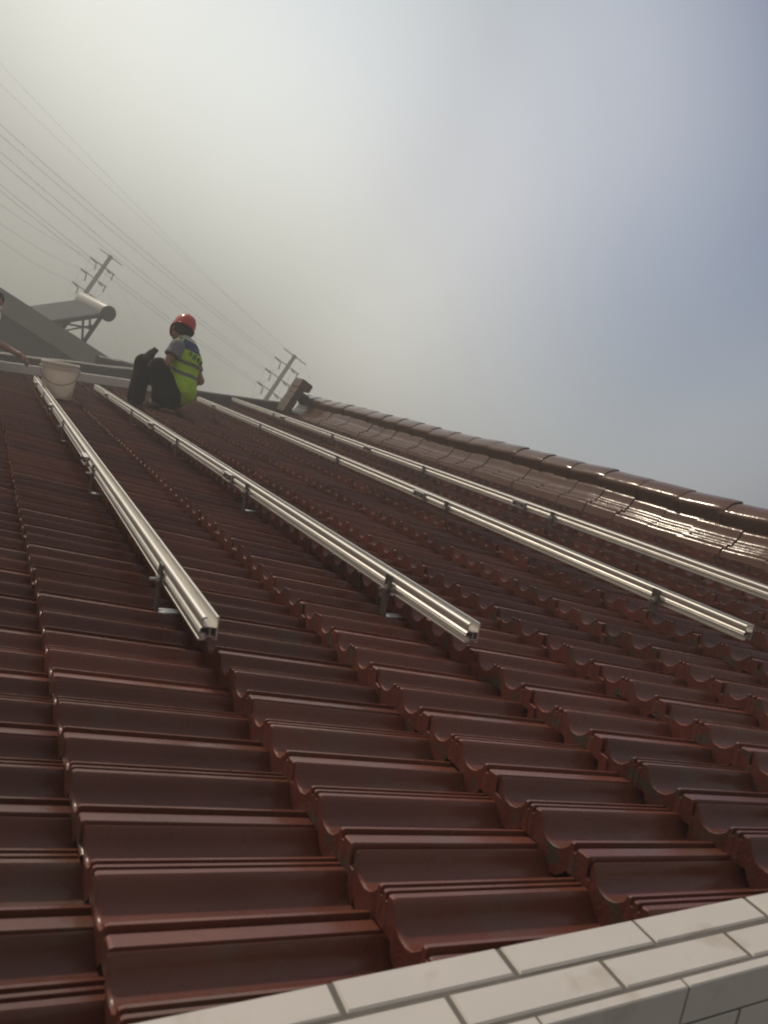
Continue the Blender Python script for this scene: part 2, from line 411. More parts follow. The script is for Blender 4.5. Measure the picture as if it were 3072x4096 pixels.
# cap: dark upright flank, then a shallow rounded crown, mirrored over the ridge
def xz(s, nn): p = RW(s, 0, nn); return p[0], p[2]
cx0 = xz(5.47, .392)[0]
half = [xz(5.305, .165), xz(5.294, .21), xz(5.274, .262), xz(5.266, .288), xz(5.272, .304), xz(5.295, .328), xz(5.335, .356), xz(5.375, .376), xz(5.42, .388), xz(5.47, .392)]
CPP = half + [(2 * cx0 - x, z) for x, z in reversed(half[:-1])]
yy = -.16
while yy < YF - .1:
    ln = .485; V = []; dz = random.uniform(-.005, .005); dz2 = random.uniform(-.005, .005); dx = random.uniform(-.006, .006)
    for i in range(9):
        t = i / 8; y = min(yy + (ln + .05) * t, YF - .02); sc = 1.045 - .075 * t if i else 1.0
        for x, z in CPP: V.append((cx0 + (x - cx0) * sc + dx * K, y * K, z + (.010 * (1 - t) + dz + (dz2 - dz) * t + wav(y)) * K + (sc - 1) * .05))
    for x, z in CPP: V.append((cx0 + (x - cx0) * .93 + dx * K, (yy + .004) * K, z - .03 + (dz + wav(yy)) * K))
    m = len(CPP); Fc = [(r * m + i, (r + 1) * m + i, (r + 1) * m + i + 1, r * m + i + 1) for r in range(8) for i in range(m - 1)]
    Fc += [(9 * m + i, i, i + 1, 9 * m + i + 1) for i in range(m - 1)]
    cp.add(V, [tuple(reversed(q)) for q in Fc]); yy += ln + random.uniform(-.012, .012)
rg = cp.build('ridge_cap', MT['ridge'], house, smooth=45)
fl.build('ridge_flank_tiles', MT['ridge'], rg.parent, smooth=45)
mo.hexa([RW(5.30, -.14, -.1), RW(5.75, -.14, -.25), RW(5.75, YF, -.25), RW(5.30, YF, -.1), RW(5.36, -.14, .16), RW(5.58, -.14, .10), RW(5.58, YF, .10), RW(5.36, YF, .16)])
mo.build('ridge_mortar', MT['deck'], house)

# near gable coping of white tiles (slightly askew to the courses)
co = MB(); gr = MB()
dirS = np.array([1, -.0385, 0]); dirS /= np.linalg.norm(dirS); dirY = np.array([.0385, 1, 0]); dirY /= np.linalg.norm(dirY)
NP = .03
def PW(a, b, n): q = np.array([0, -.1405, 0]) + dirS * a + dirY * b; return RW(q[0], q[1], NP + n)
A0, A1 = -1.5, 5.15
def slab(mb, a0, a1, b0, b1, n0, n1, bev=.003, mi=0):
    q = [PW(a0, b0, n0), PW(a1, b0, n0), PW(a1, b1, n0), PW(a0, b1, n0)]
    mid = [PW(a0, b0, n1 - bev), PW(a1, b0, n1 - bev), PW(a1, b1, n1 - bev), PW(a0, b1, n1 - bev)]
    tp = [PW(a0 + bev, b0 + bev, n1), PW(a1 - bev, b0 + bev, n1), PW(a1 - bev, b1 - bev, n1), PW(a0 + bev, b1 - bev, n1)]
    f = [(3, 2, 1, 0), (8, 9, 10, 11)]
    for o in (0, 4): f += [(o + i, o + (i + 1) % 4, o + 4 + (i + 1) % 4, o + 4 + i) for i in range(4)]
    mb.add(q + mid + tp, f, mi)
parapet = empty('coping', RW(0, -.2, .0)); parapet.parent = house; parapet.location = Vector(RW(0, -.2, 0)) - Vector(house.location)
gr.hexa([PW(A0, -.1375, -1.2), PW(A1, -.1375, -1.2), PW(A1, -.001, -1.2), PW(A0, -.001, -1.2), PW(A0, -.1375, -.0035), PW(A1, -.1375, -.0035), PW(A1, -.001, -.0035), PW(A0, -.001, -.0035)])
P_ = .269; G_ = .0084
for r, (b0, b1, ph) in enumerate(((-.0527, 0, .253), (-.1152, -.0608, .40))):
    a = ph - 8 * P_
    while a < A1 - .05:
        dz = random.uniform(-.0012, .0012); w = random.uniform(-.0012, .0012)
        slab(co, a + G_ / 2, a + P_ - G_ / 2, b0 + w, b1 + w, -.02, dz); a += P_
a = .235 - 8 * P_                                                     # edge strip: tops of the face tiles
while a < A1 - .05:
    slab(co, a + .002, a + P_ - .002, -.1385, -.1215, -.0665, -.001 + random.uniform(-.0008, .0008), .002); a += P_
for r in range(1, 14):                                                # face tiles running down the gable
    nt_ = -.072 - (r - 1) * .072; a = (.235 + (.5 * P_ if r % 2 else 0)) - 8 * P_
    while a < A1 - .05:
        slab(co, a + .003, a + P_ - .003, -.1385, -.13, nt_ - .066, nt_ + random.uniform(-.0005, .0005), .001); a += P_
co.build('white_tiles', [MT['white'], MT['whiteface'], MT['white']], parapet); gr.build('grout_bed', MT['grout'], parapet)
# mortar left along the coping
mm = MB()
for q in ((.05, .06), (.48, .05), (.93, .05), (1.37, .05)):
    c = RW(q[0] - .02, -.125, -.055); mm = MB()
    mm.lathe(c - EN * .02, EN, [(.030, 0), (.028, .02), (.02, .03), (.006, .036)], 9)
    mm.build('mortar_patch', MT['mortar'], house, smooth=60)
# far gable: low dark verge
vg = MB()
def vline(t): return -1.5 + 6.6 * t
pr_v = [(-.0, -.15), (-.0, .03), (.02, .055), (.10, .07), (.18, .055), (.2, .03), (.2, -.15)]
V = []
for i in range(23):
    s = vline(i / 22); lift = .018 + .016 * s + .004 * random.uniform(-1, 1)
    for dy, nn in pr_v: V.append(RW(s, YF + dy - .02, nn + lift))
m = len(pr_v); vg.add(V, [tuple(reversed((r * m + i, (r + 1) * m + i, (r + 1) * m + i + 1, r * m + i + 1))) for r in range(22) for i in range(m - 1)] + [tuple(range(m - 1, -1, -1)), tuple(22 * m + i for i in range(m))])
vg.build('verge', MT['verge'], house, smooth=50)
# ridge end pier at the far gable
pq = MB()
XA = np.array([1, 0, 0.]); YA = np.array([0, 1., 0]); ZA = UP
def rbox(mb, x0, x1, ya, yb, z0, z1, r, mi=0):
    poly = [(x0, z0), (x1 - r, z0)] + [(x1 - r + r * math.sin(t), z0 + r - r * math.cos(t)) for t in (.5, 1.0)] + [(x1, z0 + r), (x1, z1 - r)] + \
           [(x1 - r + r * math.cos(t), z1 - r + r * math.sin(t)) for t in (.5, 1.0)] + [(x1 - r, z1), (x0, z1)]
    mb.extrude(poly, (0, ya, 0), XA, YA, ZA, yb - ya, mi)
for z0, z1, x1 in ((6.58, 6.80, 3.29), (6.806, 6.885, 3.29), (6.891, 6.975, 3.29)):
    for ya, yb in ((9.32, 9.416), (9.42, 9.516), (9.52, 9.62)):
        d = random.uniform(0, .006); rbox(pq, 3.185 + d, x1, ya, yb, z0, z1, .012)
rbox(pq, 3.18, 3.36, 9.31, 9.62, 6.98, 7.105, .03)
rbox(pq, 3.30, 3.43, 9.34, 9.62, 6.91, 6.955, .015)
pq.build('ridge_end_block', MT['block'], house, smooth=40)

# ------------------------------------------------------------------ mounting rails
RAILP = [                                    # thin walls of the extrusion, millimetres (x across, z up)
    [(32.5, 0), (36, 0), (36, 49), (35, 50), (29.5, 50), (29.5, 48.2), (32.5, 47.5)],          # tall wall with lip
    [(4, 27.5), (32.4, 25.5), (32.4, 27.3), (20, 28.4), (10, 29.6), (4, 33)],                    # channel floor
    [(2.2, 29), (3.9, 29), (3.6, 41), (5.2, 45.5), (11.2, 47.2), (11.2, 49.3), (8, 49.9), (4.5, 49.3), (2, 47.9), (.5, 45.2), (.2, 41.5), (1.0, 35)],   # near wall, hooked lip
    [(3.6, 29), (-1.6, 25), (-1.8, 23), (-.9, 22.4), (-1.8, 21.8), (-.9, 21), (-1.8, 20.2), (-.9, 19.4), (-1.8, 18.6), (-1.8, 15), (.2, 14.2), (.4, 23), (5, 27.3)],   # ribbed side
    [(.4, 14.3), (9, 13), (9, 3), (10.6, 3), (10.6, 15), (.4, 16)],                               # slot
    [(-2.2, .2), (9, .2), (9, 2.8), (1, 2.8), (-1, 4.4), (-2.2, 4)],                             # foot lip
    [(20, 9.2), (21.4, 9.2), (21.4, 26.2), (20, 26.4)],
    [(12, .3), (13.4, .3), (14.4, 7.4), (27.4, 7.4), (29, .3), (30.4, .3), (28.6, 9), (13.2, 9)],
]
railinfo = [
    # near top-right corner px (or y if outside), far top-right px, n of the top edge, hooks px, splices px, label
    ((880, 2468), (151, 1506), .114, [(655, 2325), (388, 1895), (256, 1712), (180, 1590)], [(356, 1850), (208, 1639), (140, 1550)],
     'aluminium mounting rail passing just in front of the white bucket, lowest on the roof'),
    ((1924, 2493), (392, 1539), .112, [(1564, 2350), (1003, 1955), (718, 1771), (534, 1651)], [(925, 1912), (612, 1705), (434, 1578)],
     'aluminium mounting rail running past the feet of the crouching worker'),
    ((3018, 2501), (800, 1588), .112, [(2630, 2390), (1783, 2045), (1349, 1850), (1042, 1712)], [(1682, 1984), (850, 1640)],
     'aluminium mounting rail whose far end is hidden behind the crouching worker'),
    ((3290, 2419), (915, 1583), .112, [(2207, 2085), (1692, 1895), (1327, 1758), (1094, 1667)], [(2080, 2020), (1470, 1800), (1130, 1678)],
     'aluminium mounting rail closest to the ridge, its near end outside the picture'),
]
rails = []
hookp = splp = None
for (nr_, fr_, nt_, hooks, spl, lab) in railinfo:
    a = onroof(*nr_, nt_); b = onroof(*fr_, nt_)
    A = RW(*a); Bp = RW(*b); dy = Bp - A; ln = np.linalg.norm(dy); dy /= ln
    dx = np.cross(dy, EN); dx /= np.linalg.norm(dx); dz = np.cross(dx, dy)
    org = A - dx * .036 - dz * .050
    r = empty('mounting_rail', org, lab, 'rail', 'mounting rails across the roof')
    r.rotation_euler = Matrix((dx, dy, dz)).transposed().to_euler()
    mb = MB(); X3 = np.eye(3)
    cuts = []
    for u, v in spl + hooks:                                  # where the sight line passes closest to the rail
        d = ray(u, v); w0 = CAM - org; bb = d @ dy; cc = d @ d; den = cc - bb * bb
        t = ((dy @ w0) * cc - (d @ w0) * bb) / den; cuts.append(t)
    for pl in RAILP:
        mb.extrude([(x / 1000, z / 1000) for x, z in pl], (0, 0, 0), X3[0], X3[1], X3[2], ln)
    mb.build('rail_profile', MT['alu'], r, smooth=36, local=True)
    for i, t in enumerate(cuts):
        if i < len(spl):
            if splp is None:
                q = MB(); q.box((-.0075, 0, .021), X3, (.0035, .06, .015)); q.box((-.010, 0, .038), X3, (.010, .06, .0022)); q.box((-.0098, 0, .0045), X3, (.0068, .06, .0016))
                splp = q.build('splice_plate', MT['bright'], r, local=True)
                for yb in (-.038, .038):
                    q = MB(); q.lathe((-.0112, yb, .021), (-1, 0, 0), [(.008, 0), (.008, .006), (.004, .007), (.004, .012)], 8)
                    q.build('bolt', MT['steel'], splp, smooth=40, local=True)
                o = splp
            else: o = copy_tree(splp, r)
        else:
            if hookp is None:
                q = MB(); q.box((-.0062, 0, -.014), X3, (.0025, .017, .062))
                q.extrude([(-.0087, -.076), (.10, -.079), (.10, -.074), (-.0087, -.071)], (0, -.017, 0), X3[0], X3[1], X3[2], .034, 1)
                hookp = q.build('roof_hook', [MT['steel'], MT['bright']], r, local=True)
                q = MB(); q.lathe((-.0089, 0, .008), (-1, 0, 0), [(.011, 0), (.011, .007), (.005, .008), (.005, .022)], 8)
                q.build('bolt', MT['bright'], hookp, smooth=40, local=True); o = hookp
            else: o = copy_tree(hookp, r)
        o.location = (0, t, 0)
    rails.append((org, dx, dy, dz, ln))

# ------------------------------------------------------------------ white metal beam lying along the far edge
bm = MB(); b0 = RW(-1.4, 12.55, .055); b1 = RW(2.95, 12.55, .106)
bd = (b1 - b0) / np.linalg.norm(b1 - b0); bn = np.cross(bd, EY); bn /= np.linalg.norm(bn); bn = bn if bn[2] > 0 else -bn
bm.box((b0 + b1) / 2, (bd, EY, bn), (np.linalg.norm(b1 - b0) / 2, .055, .048))
bm.box((b0 + b1) / 2 + bn * .052, (bd, EY, bn), (np.linalg.norm(b1 - b0) / 2, .03, .0035))
tag(bm.build('box_beam', MT['beamw'], None, loc=(b0 + b1) / 2), 'white painted box beam lying up the slope behind the bucket and worker', 'beam')

# ------------------------------------------------------------------ bucket
bb_ = onroof(226, 1591, -.01); bp = RW(*bb_)
bk = empty('bucket', bp, 'pale plastic bucket with a wire handle standing on the tiles', 'bucket')
q = MB(); ax = EN + .02 * ES; ax /= np.linalg.norm(ax)
q.lathe(bp, ax, [(.10, 0.002), (.118, 0), (.122, .006), (.146, .268), (.143, .268), (.119, .012), (.0, .012)], 40, cap=False)
q.build('bucket_body', MT['bucket'], bk, smooth=40)
q = MB(); q.lathe(bp, ax, [(.146, .246), (.156, .246), (.157, .268), (.152, .270), (.152, .288), (.158, .29), (.158, .304), (.154, .308), (.143, .306), (.142, .262)], 40, cap=False)
q.build('bucket_rim', MT['lid'], bk, smooth=40)
q = MB(); sd_ = np.cross(ax, ray(226, 1591)); sd_ /= np.linalg.norm(sd_); fr = np.cross(sd_, ax); fr = fr if fr @ ray(226, 1591) < 0 else -fr
q.tube([bp + ax * (.258 - .135 * math.sin(PI * t)) + sd_ * .160 * math.cos(PI * t) + fr * (.158 * math.sin(PI * t)) for t in np.linspace(0, 1, 21)], .0032, 6)
q.build('handle', MT['steel'], bk, smooth=60)
for s_ in (-1, 1): q = MB(); q.lathe(bp + ax * .258 + sd_ * .150 * s_, sd_ * s_, [(.014, 0), (.014, .014), (.008, .016)], 10); q.build('handle_ear', MT['lid'], bk, smooth=60)

# ------------------------------------------------------------------ the crouching worker
DW = 7.45
def wc(a, b, d=0.): return at(450 + .27125 * a, 1200 + .27125 * b, DW + d)
def wd(a, b, d=0.): return at(640 + .13262 * a, 1340 + .13262 * b, DW + d)
root = wc(560, 1520, 0)
wk = empty('person', root, 'worker in red helmet and lime vest crouching on the roof, back turned, tool in hand', 'person')
pel = wc(880, 1390, .02); hipL = wc(830, 1390, -.10); hipR = wc(830, 1330, .14)
kneL = wc(690, 985, -.16); kneR = wc(462, 928, .20)
ankL = wc(695, 1455, -.20); ankR = wc(345, 1425, .10)
sp1 = wc(1020, 1150, .02); sp2 = wc(1090, 900, .03); sp3 = wc(1075, 720, .04); neck = wc(1050, 590, .05); headc = wc(1035, 440, .06)
shL = wc(960, 690, -.10); shR = wc(1165, 760, .19)
elL = wc(800, 930, -.17); wrL = wc(640, 985, -.02); elR = wc(1290, 1195, .22); wrR = wc(1180, 1240, .42)
hdL = wc(585, 945, .04)
# bare parts: head, neck, arms and hands as one body
bodyp = [(headc + UP * .005, headc - UP * .045 - HR * .01, .086, .07), (headc - UP * .03, neck, .055, .052), (neck, sp3, .052, .08), (sp3, sp2, .10, .10), (sp2, pel, .10, .10),
         (sp3, shL, .07, .052), (shL, elL, .045, .039), (elL, wrL, .038, .026), (wrL, hdL, .024, .028), (sp3, shR, .07, .052), (shR, elR, .046, .041), (elR, wrR, .039, .027), (wrR, wrR + FWD * .07 - RIGHT * .02, .026, .028)]
WF, WRt = level_frame(735, 1330)
fwdface = (WF * .95 - WRt * .31); fwdface /= np.linalg.norm(fwdface); side = np.cross(fwdface, UP)
bodyp += [(headc + fwdface * .085 - UP * .02, headc + fwdface * .112 - UP * .035, .012, .016),            # nose
          (headc + side * .083 - UP * .02, headc + side * .09 - UP * .05, .016, .010), (headc - side * .083 - UP * .02, headc - side * .09 - UP * .05, .016, .010),   # ears
          (headc + fwdface * .05 - UP * .07, headc + fwdface * .075 - UP * .095, .04, .03)]                # jaw
for k, (hd, dd, sd2) in enumerate(((hdL, (hdL - wrL), UP), (wrR + FWD * .07 - RIGHT * .02, FWD * .07 - RIGHT * .02, UP))):
    dd = dd / np.linalg.norm(dd); nrm = np.cross(dd, sd2); nrm /= np.linalg.norm(nrm); up_ = np.cross(nrm, dd)
    for i in range(4):
        b0_ = hd + dd * .02 + up_ * (.027 - .018 * i); kn = b0_ + dd * (.034 - .004 * abs(i - 1)) + nrm * .008; ti = kn + dd * .006 + nrm * .034
        bodyp += [(b0_, kn, .0095, .0085), (kn, ti, .0085, .007)]
    bodyp += [(hd - dd * .02 + up_ * .028, hd + dd * .015 + up_ * .052 + nrm * .02, .011, .009)]
blob_obj('body', bodyp, .018, .0075, MT['skin'], wk)
# trousers
ft = -.5
trp = [(pel, hipL, .135, .115), (pel, hipR, .135, .115), (pel, sp1, .135, .12), (hipL, kneL, .118, .082), (kneL, ankL, .080, .070), (hipR, kneR, .115, .085), (kneR, ankR, .082, .088),
       (hipL, ankL + (hipL - ankL) * .35, .11, .10)]
blob_obj('trousers', trp, .035, .011, MT['trousers'], wk)
# shoes
for an, dr in ((ankL, fwdface), (ankR, fwdface)):
    sole = an - UP * .075
    shp = [(sole - dr * .04, sole + dr * .16, .04, .036), (an - UP * .01, sole, .045, .042)]
    blob_obj('shoe', shp, .02, .010, MT['shoe'], wk)
# t-shirt: torso and short sleeves, a dark ribbed cuff at the sleeve end
cufL = elL + (shL - elL) * .42; cufR = elR + (shR - elR) * .30
srp = [(sp1, sp2, .118, .130), (sp2, sp3, .130, .105), (sp3, neck, .085, .060), (sp3, shL, .09, .070), (sp3, shR, .09, .072), (shL, cufL, .070, .076), (shR, cufR, .068, .060)]
blob_obj('t_shirt', srp, .03, .010, [MT['shirt'], MT['cuff']], wk, cut=lambda P: np.maximum(np.where(np.linalg.norm(P - cufL, axis=-1) < .11, (P - cufL) @ ((elL - shL) / np.linalg.norm(elL - shL)), -1), np.where(np.linalg.norm(P - cufR, axis=-1) < .10, (P - cufR) @ ((elR - shR) / np.linalg.norm(elR - shR)), -1)),
         pick=lambda c: ((c - cufL) @ ((elL - shL) / np.linalg.norm(elL - shL)) > -.012) & (np.linalg.norm(c - cufL, axis=1) < .1))
# vest: over the back, open at the arms; strips and panel follow its cloth
hem = wc(1010, 1330, .0)
vsp = [(hem, sp1, .150, .140), (sp1, sp2, .140, .143), (sp2, sp3, .143, .115), (sp3, neck, .10, .066), (sp3 + (shL - sp3) * .62, sp3, .092, .098), (sp3 + (shR - sp3) * .75, sp3, .088, .09)]
iup = -DOWN; irt = RIGHT
def hh(c, ang): return (c - sp2) @ (iup * math.cos(ang) + irt * math.sin(ang))
def lat(c): return (c - sp2) @ (irt * math.cos(.30) - iup * math.sin(.30))
def pickv(c):
    a = hh(c, math.radians(24)); w = lat(c)
    wob = .006 * np.sin(w * 28 + 1)
    r = np.zeros(len(c), int)
    band = ((a + wob > -.042) & (a + wob < -.006)) | ((a + wob > -.148) & (a + wob < -.112))
    up = a >= -.006
    x = (c - sp2) @ irt; yv = (c - sp2) @ iup
    r[up & (np.abs(x + .030) < .020)] = 1
    r[band] = 1
    b = up & (x > .008 + .0) & (a > .095)
    r[b] = 2
    r[(a > .185)] = 3
    return r
armL = (elL - shL) / np.linalg.norm(elL - shL)
cutv = lambda P: np.maximum.reduce([-(np.linalg.norm(P - (shL + armL * .055 - HF * .02), axis=-1) - .080), -(np.linalg.norm(P - (shR + UP * -.05), axis=-1) - .060)])
vest = blob_obj('safety_vest', vsp, .03, .0055, [MT['lime'], MT['strip'], MT['blue'], MT['trim']], wk, cut=cutv, pick=pickv)
# print on the back: strokes laid on the cloth
bpy.context.view_layer.update()
bv = BVHTree.FromPolygons([v.co[:] for v in vest.data.vertices], [p.vertices[:] for p in vest.data.polygons])
vl = np.array(vest.location) + wloc(wk)
GL = {'zhong': [((.15, .75), (.85, .75)), ((.15, .75), (.15, .35)), ((.85, .75), (.85, .35)), ((.15, .38), (.85, .38)), ((.5, 1), (.5, 0))],
      'guo': [((.1, .95), (.9, .95)), ((.1, .95), (.1, .05)), ((.9, .95), (.9, .05)), ((.1, .05), (.9, .05)), ((.28, .75), (.72, .75)), ((.3, .5), (.7, .5)), ((.26, .24), (.74, .24)), ((.5, .75), (.5, .24))],
      'dian': [((.15, .85), (.8, .85)), ((.15, .85), (.15, .35)), ((.8, .85), (.8, .35)), ((.15, .6), (.8, .6)), ((.15, .36), (.8, .36)), ((.48, 1), (.48, .08)), ((.48, .08), (.95, .08)), ((.95, .08), (.95, .25))],
      'jian': [((.35, .9), (.9, .9)), ((.35, .72), (.95, .72)), ((.4, .54), (.88, .54)), ((.35, .36), (.92, .36)), ((.65, 1), (.65, .12)), ((.1, .85), (.28, .85)), ((.28, .85), (.12, .5)), ((.12, .5), (.25, .4)), ((.25, .4), (.05, .05)), ((.1, .22), (.95, .03))]}
tx = MB(); rd = math.radians(-33); tu = irt * math.cos(rd) + iup * math.sin(rd); tv = -irt * math.sin(rd) + iup * math.cos(rd)
for gi, (nm_, (a, b_), w) in enumerate((('zhong', (830, 600), 1), ('guo', (960, 690), .9), ('dian', (1070, 785), .8), ('jian', (1155, 890), .7))):
    o = wd(a, b_)
    for p0, p1 in GL[nm_]:
        pts = []
        for t in np.linspace(0, 1, 5):
            x = p0[0] + (p1[0] - p0[0]) * t; y = p0[1] + (p1[1] - p0[1]) * t
            P = o + tu * x * .043 * w + tv * (y - .1) * .050
            d = P - CAM; d /= np.linalg.norm(d)
            h = bv.ray_cast(Vector(CAM - vl), Vector(d))
            if h[0] is not None: pts.append(np.array(h[0]) + vl + np.array(h[1]) * .002)
        if len(pts) > 1: tx.tube(pts, .0032, 5)
if tx.v: tx.build('vest_lettering', MT['ink'], wk)
# hair and helmet
blob_obj('hair', [(headc + UP * .01, headc - UP * .06, .096, .080), (headc - UP * .06, neck + UP * .03, .07, .05)], .02, .009, MT['hair'], wk, cut=lambda P: np.maximum((P - headc) @ fwdface - .035, -(P - neck) @ UP + .02))
hx = UP * .86 + fwdface * .42 + WRt * .02; hx /= np.linalg.norm(hx); hf = fwdface - hx * (fwdface @ hx); hf /= np.linalg.norm(hf); hs = np.cross(hx, hf)
hb = headc + UP * .035 + fwdface * .02
hsc = .86
hp = [(1.0, -.035), (1.0, 0), (.985, .03), (.93, .065), (.83, .095), (.66, .122), (.45, .139), (.22, .148), (.0, .150)]
q = MB(); vs = []; sg = 36
for r, z in hp:
    for k in range(sg):
        t = 2 * PI * k / sg; vs.append(hb + hx * z * hsc + (hf * math.cos(t) * .126 + hs * math.sin(t) * .108) * r)
q.add(vs, [(i * sg + k, i * sg + (k + 1) % sg, (i + 1) * sg + (k + 1) % sg, (i + 1) * sg + k) for i in range(len(hp) - 1) for k in range(sg)])
vs = []
for r, z in ((1.0, -.030), (1.03, -.032), (1.06, -.036), (1.05, -.043), (.99, -.038)):
    for k in range(sg):
        t = 2 * PI * k / sg; br = 1 + (.42 * max(0, math.cos(t)) ** 3 if r > 1.02 else 0)
        vs.append(hb + hx * (z - .02 * max(0, math.cos(t)) ** 3 * (r > 1.02)) + (hf * math.cos(t) * .126 * br + hs * math.sin(t) * .108) * r)
q.add(vs, [(i * sg + k, i * sg + (k + 1) % sg, (i + 1) * sg + (k + 1) % sg, (i + 1) * sg + k) for i in range(4) for k in range(sg)])
for w in (-.03, 0, .03):
    q.tube([hb + hx * (.150 * math.sin(t) + .003) * hsc + hf * .124 * math.cos(t) + hs * w for t in np.linspace(.6, 2.6, 12)], .005, 6)
hm = q.build('helmet', MT['red'], wk, smooth=50)
q = MB(); q.tube([hb - hf * .10 - UP * .05 + hs * x for x in np.linspace(-.09, .09, 7)], .010, 8); q.build('helmet_strap', MT['dark'], wk, smooth=50)

# the tool in the worker's hand
tl = empty('power_drill', wc(560, 850, .02), 'grey power drill held above the knee of the crouching worker', 'drill')
q = MB(); q.lathe(wc(470, 850, .10), wc(600, 755, .0) - wc(470, 850, .10), [(.014, 0), (.022, .02), (.030, .05), (.032, .10), (.031, .16), (.024, .175)], 14); q.build('drill_body', MT['toolm'], tl, smooth=40)
q = MB(); q.bar(wc(575, 880, .02), wc(612, 770, .0), .034, .030, RIGHT); q.build('grip', MT['dark'], tl)
q = MB(); q.bar(wc(605, 775, .0), wc(650, 716, .0), .042, .05, RIGHT); q.build('battery', MT['dark'], tl)

# ------------------------------------------------------------------ second worker, almost wholly outside the frame
DP = 8.35
def pc(a, b, d=0.): return at(a / 3.318, 1100 + b / 3.318, DP + d)
w2 = empty('person', pc(-430, 1100, .3), 'second worker reaching in at the edge, only bare forearm, hand and cheek showing', 'person')
h2 = pc(-70, 330, .25); nk = pc(-150, 470, .3); s2 = pc(-230, 640, .2); s2b = pc(-330, 560, .5); el = pc(-110, 860, .02); wr = pc(262, 1060, -.05); hd = pc(322, 1110, -.04); pv = pc(-560, 1080, .5)
f2 = HR * .8 - HF * .5; f2 /= np.linalg.norm(f2); sd3 = np.cross(f2, UP)
bp2 = [(h2, h2 - UP * .06 + f2 * .02, .088, .066), (h2 + f2 * .085 - UP * .02, h2 + f2 * .11 - UP * .04, .013, .015), (h2 + f2 * .05 - UP * .07, h2 + f2 * .07 - UP * .1, .04, .03), (h2 - UP * .05, nk, .055, .055), (nk, s2, .06, .06), (nk, s2b, .06, .06), (nk, pv, .12, .13),
       (h2 + sd3 * .085, h2 + sd3 * .09 - UP * .03, .016, .01), (s2, el, .052, .044), (el, wr, .047, .029), (wr, hd, .030, .034)]
dd = (hd - wr) / np.linalg.norm(hd - wr); dn = -UP - dd * (-UP @ dd); dn /= np.linalg.norm(dn); ac = np.cross(dd, dn)
for i in range(4):
    k0_ = hd + dd * .022 + ac * (.03 - .02 * i); k1_ = k0_ + dd * (.036 - .005 * abs(i - 1)) + dn * .012; k2_ = k1_ + dd * .010 + dn * .034
    bp2 += [(k0_, k1_, .0105, .0095), (k1_, k2_, .0095, .008)]
bp2 += [(hd - dd * .02 - ac * .03, hd + dd * .02 - ac * .052 + dn * .03, .012, .010)]
blob_obj('body', bp2, .016, .009, MT['skin'], w2)
blob_obj('hair', [(h2 + UP * .02 - f2 * .01, h2 - UP * .02 - f2 * .03, .096, .085)], .02, .012, MT['hair'], w2, cut=lambda P: (P - h2) @ f2 - .05 - .4 * np.maximum(0, (P - h2) @ UP))
blob_obj('t_shirt', [(nk - UP * .05, pv, .15, .16), (s2, s2 + (el - s2) * .5, .075, .068), (s2b, s2, .08, .08), (pc(-95, 450, .2), pc(10, 440, .2), .03, .022)], .03, .014, MT['tank'], w2)
kn = pc(-330, 1150, .1); an2 = RW(-.75, 11.2, -.02); sh2 = an2
blob_obj('trousers', [(pv, kn, .13, .09), (kn, an2 + UP * .08, .085, .07), (pv, kn + HR * .12 - HF * .2, .13, .09), (kn + HR * .12 - HF * .2, an2 + HR * .1 + UP * .08, .085, .07)], .03, .016, MT['trousers'], w2)

# ------------------------------------------------------------------ the neighbouring flat-roofed building
DN = 17.5
def lev(u, v, depth): return at(u, v, depth)
p0 = at(0, 1133, DN); p1 = at(470, 1470, DN)
ztop = (p0[2] + p1[2]) / 2; p0[2] = p1[2] = ztop
bx = (p1 - p0); bx /= np.linalg.norm(bx); by = np.cross(UP, bx); by = by if by @ HF > 0 else -by
nb = empty('flat_roofed_house', (p0[0], p0[1], 0), 'grey tiled flat-roofed house behind the bucket, carrying the water heater', 'house')
Lm = 7.5; c0 = p0 - bx * Lm; wN = np.linalg.norm(p1 - p0) + Lm
def nbx(q, x0, x1, ya, yb, z0, z1, mi=0):
    q.hexa([c0 * [1, 1, 0] + bx * x + by * y + UP * z for z in (z0, z1) for x, y in ((x0, ya), (x1, ya), (x1, yb), (x0, yb))], mi)
q = MB(); nbx(q, .02, wN - .02, .02, 6.98, 0, ztop - .93); q.build('wall', MT['plaster'], nb)
q = MB(); n_ = int(wN / .62)
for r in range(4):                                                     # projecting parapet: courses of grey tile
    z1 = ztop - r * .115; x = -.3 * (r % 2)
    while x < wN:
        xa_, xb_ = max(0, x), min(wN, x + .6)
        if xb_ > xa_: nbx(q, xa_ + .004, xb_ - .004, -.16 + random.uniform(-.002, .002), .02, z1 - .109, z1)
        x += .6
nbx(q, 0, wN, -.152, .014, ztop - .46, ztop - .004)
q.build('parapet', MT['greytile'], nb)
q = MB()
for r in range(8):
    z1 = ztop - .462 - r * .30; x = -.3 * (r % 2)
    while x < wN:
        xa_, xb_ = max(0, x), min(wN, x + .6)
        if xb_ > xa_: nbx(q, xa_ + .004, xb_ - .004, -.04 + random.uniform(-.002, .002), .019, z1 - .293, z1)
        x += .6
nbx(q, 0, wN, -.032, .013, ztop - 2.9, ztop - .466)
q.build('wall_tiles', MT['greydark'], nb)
q = MB(); nbx(q, .02, wN - .02, .03, 6.98, ztop - .92, ztop - .80); q.build('roof', MT['plaster'], nb)
